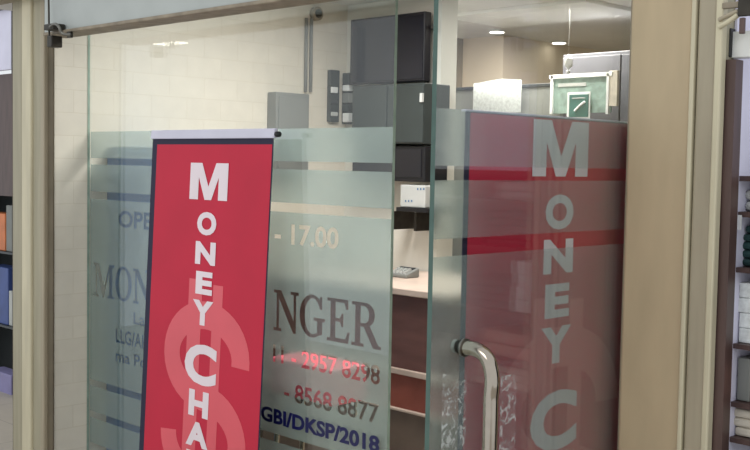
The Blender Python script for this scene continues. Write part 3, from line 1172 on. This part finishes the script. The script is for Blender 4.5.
# brown column
xa, xb = fx(716)+0.001, onY(731, 225, 2.27).x
struct(box('trim_5', (xa, 2.265, FZ), (xb, 2.30, onY(727, 60, 2.27).z), MT['brown_wood']), 'dark brown wooden post of the neighbouring shop')
t = thing('shutter_track', 'brown and cream metal shutter track at the top right', 'shutter track', onY(730, 15, 2.235))
YB = 2.235
box('rail', (fx(717), YB, onY(720, 9, YB).z), (fx(745), YB+0.012, onY(720, 3, YB).z), MT['rust'], t, 0.002)
tube('diagonal_brace', [onY(719, 27, YB), onY(728, 22, YB), onY(738, 15, YB)], 0.006, MT['cream_paint'], t)
tube('lower_brace', [onY(719, 20, YB), onY(729, 15, YB), onY(738, 11, YB)], 0.005, MT['grey_paint'], t)
a, b = onY(739.5, 12, YB), onY(745, 12, YB)
box('roller_bracket', (a.x, YB-0.01, onY(741, 17, YB).z), (onY(772, 12, YB).x, YB-0.001, onY(741, -6, YB).z), MT['dark_metal'], t, 0.002)
box('pin', (onY(741, 25, YB).x, YB-0.01, onY(744, 34, YB).z), (onY(746, 25, YB).x, YB, onY(744, 18, YB).z), MT['brown_wood'], t, 0.002)
t = thing('light_box_sign', 'blank white box sign with dark edge at the top right', 'sign', onY(742, 45, 2.3))
nb('face', 731, 775, 30, 57, 2.29, 0.03, 'white', t)
nb('dark_edge', 727.5, 730.5, 28, 57, 2.28, 0.04, 'black', t)
# shelf unit of goods
YS = 2.34
t = thing('display_rack', 'dark display rack with shelves in the neighbouring shop', 'shelf', onY(745, 440, YS))
gx0 = onY(734, 225, YS).x
gx1 = gx0+0.75
zz = [onY(745, y, YS).z for y in (176, 212, 268, 345, 404, 440)]
box('back_panel', (gx0, YS+0.25, FZ), (gx1, YS+0.27, zz[0]), MT['darkgrey'], t)
for z in zz:
    box('shelf_board', (gx0, YS, z-0.012), (gx1, YS+0.249, z), MT['brown_wood'], t)
box('side_panel', (gx0-0.014, YS, FZ), (gx0-0.001, YS+0.27, zz[0]), MT['darkgrey'], t)
box('side_panel', (gx1+0.001, YS, FZ), (gx1+0.014, YS+0.27, zz[0]), MT['darkgrey'], t)


def folded(px, py, Y, wd, h, mk, label, rnd=0.012, layers=3, cat='cloth', nm='folded_cloth'):
    z = py
    bm = bmesh.new()
    for i in range(layers):
        o = random.uniform(-0.006, 0.006)
        add_box(bm, (0+o, 0, h*i/layers), (wd+o, 0.19, h*(i+1)/layers-0.001), min(rnd, h/layers*0.45))
    ob = finish(nm, bm, MT[mk])
    ob.location = (px, Y, z)
    tag(ob, label, cat)
    return ob


def zs(py):
    return onY(745, py, YS).z


folded(gx0+0.01, zz[1]+0.001, YS+0.03, 0.22, zs(190)-zz[1], 'lightgrey', 'grey folded cloth on the upper shelf of the display rack', layers=2)
folded(gx0+0.006, zz[2]+0.001, YS+0.03, 0.26, zs(226)-zz[2], 'teal_cloth', 'dark teal folded cloths on the second shelf of the display rack', layers=5)
folded(gx0+0.008, zz[3]+0.001, YS+0.02, 0.14, zs(284)-zz[3], 'paper', 'pale stack of papers on the third shelf of the display rack', 0.002, 4, 'papers', 'paper_stack')
folded(gx0+0.18, zz[3]+0.001, YS+0.03, 0.2, 0.08, 'teal_cloth', 'dark teal folded cloth beside the paper stack on the third shelf', layers=4)
folded(gx0+0.045, zz[4]+0.001, YS+0.03, 0.22, zs(372)-zz[4], 'pinkish', 'pink folded cloth on the fourth shelf of the display rack', layers=2)
folded(gx0+0.008, zz[4]+0.001, YS+0.02, 0.032, zs(360)-zz[4], 'midgrey', 'grey carton on the fourth shelf of the display rack', 0.003, 1, 'box', 'carton')
folded(gx0+0.006, zz[5]+0.001, YS+0.02, 0.28, zs(412)-zz[5], 'cream_cloth', 'cream folded cloths on the lowest shelf of the display rack', 0.006, 3)
tg = thing('price_tag', 'small blank white price tag on the display rack', 'price tag', onY(738, 222, YS-0.01))
nb('card', 736.2, 741, 215, 230, YS-0.006, 0.004, 'white', tg, 0.0005)
# ------------------------------------------------------------------ neighbouring shop, left
YL = 3.3
struct(box('wall_neighbour_left_rear', (-8.6, 5.0, FZ), (-5.0, 5.1, 3.2), MT['lavender']))
t = thing('hanging_sign', 'blank pale lavender sign board at the far left', 'sign', onY(5, 40, YL))
nb('board', -40, 11.0, 13, 72, YL, 0.03, 'lavender', t)
nb('edge_strip', 11.1, 13.5, 8, 74, YL-0.01, 0.05, 'darkgrey', t)
nb('lamp_bar', -40, 12, 2, 12, YL-0.03, 0.05, 'dark_metal', t)
t = thing('display_case', 'dark brown display case with open shelves at the far left', 'cabinet', onY(5, 440, YL))
x0, x1 = onY(-45, 250, YL+0.05).x, onY(13.5, 250, YL+0.05).x
z_a, z_b, z_c = [onY(6, y, YL+0.05).z for y in (74, 196, 252)]
z_d, z_e = [onY(6, y, YL+0.05).z for y in (326, 398)]
box('upper_panel', (x0, YL+0.05, z_b), (x1, YL+0.40, z_a), MT['brown_wood'], t)
box('back_panel', (x0, YL+0.38, FZ), (x1, YL+0.40, z_b-0.001), MT['darkgrey'], t)
for z in (z_c, z_d, z_e):
    box('shelf_board', (x0, YL+0.05, z-0.014), (x1, YL+0.379, z), MT['darkgrey'], t)
box('side_panel', (x0-0.02, YL+0.05, FZ), (x0-0.001, YL+0.40, z_b), MT['black'], t)
box('side_panel', (x1+0.001, YL+0.05, FZ), (x1+0.02, YL+0.40, z_b), MT['black'], t)


def pack(px0, px1, ztop, zbase, mk, label, Y=YL+0.07, nm='packet'):
    a = onY(px0, 250, Y).x
    b = onY(px1, 250, Y).x
    bm = bmesh.new()
    add_box(bm, (a, Y, zbase+0.001), (b, Y+0.12, ztop), 0.006)
    o = finish(nm, bm, MT[mk])
    return tag(o, label, 'packet')


def zof(py):
    return onY(6, py, YL+0.07).z


pack(-14, 5, zof(214), z_c, 'orange', 'orange packet on the top shelf at the far left')
pack(6, 12, zof(205), z_c, 'midgrey', 'grey packet beside the orange one at the far left')
pack(-12, 8, zof(268), z_d, 'blue', 'blue packet on the middle shelf at the far left')
pack(8.6, 12, zof(290), z_d, 'lightgrey', 'pale packet on the middle shelf at the far left')
pack(-12, 11, zof(402-28), z_e, 'purple', 'lavender packet on the lower shelf at the far left')

# ceiling fixture of the mall that mirrors in the glass panel
d = ray(170, 44)
P = onY(170, 44, YG)
d2 = Vector((d.x, -d.y, d.z))
Q = P + d2*((3.4-P.z)/d2.z)
t = thing('mall_ceiling_light', 'long mall ceiling light in front of the shop', 'ceiling light', Q)
bm = bmesh.new()
add_box(bm, (-0.34, -0.18, 0.02), (0.34, 0.18, 0.08), 0.005)
finish('housing', bm, MT['white'], t)
bm = bmesh.new()
add_box(bm, (-0.30, -0.14, 0.0), (0.30, 0.14, 0.019))
finish('diffuser', bm, MT['lamp'], t)

for o in bpy.data.objects:
    if '_o' in o:
        del o['_o']
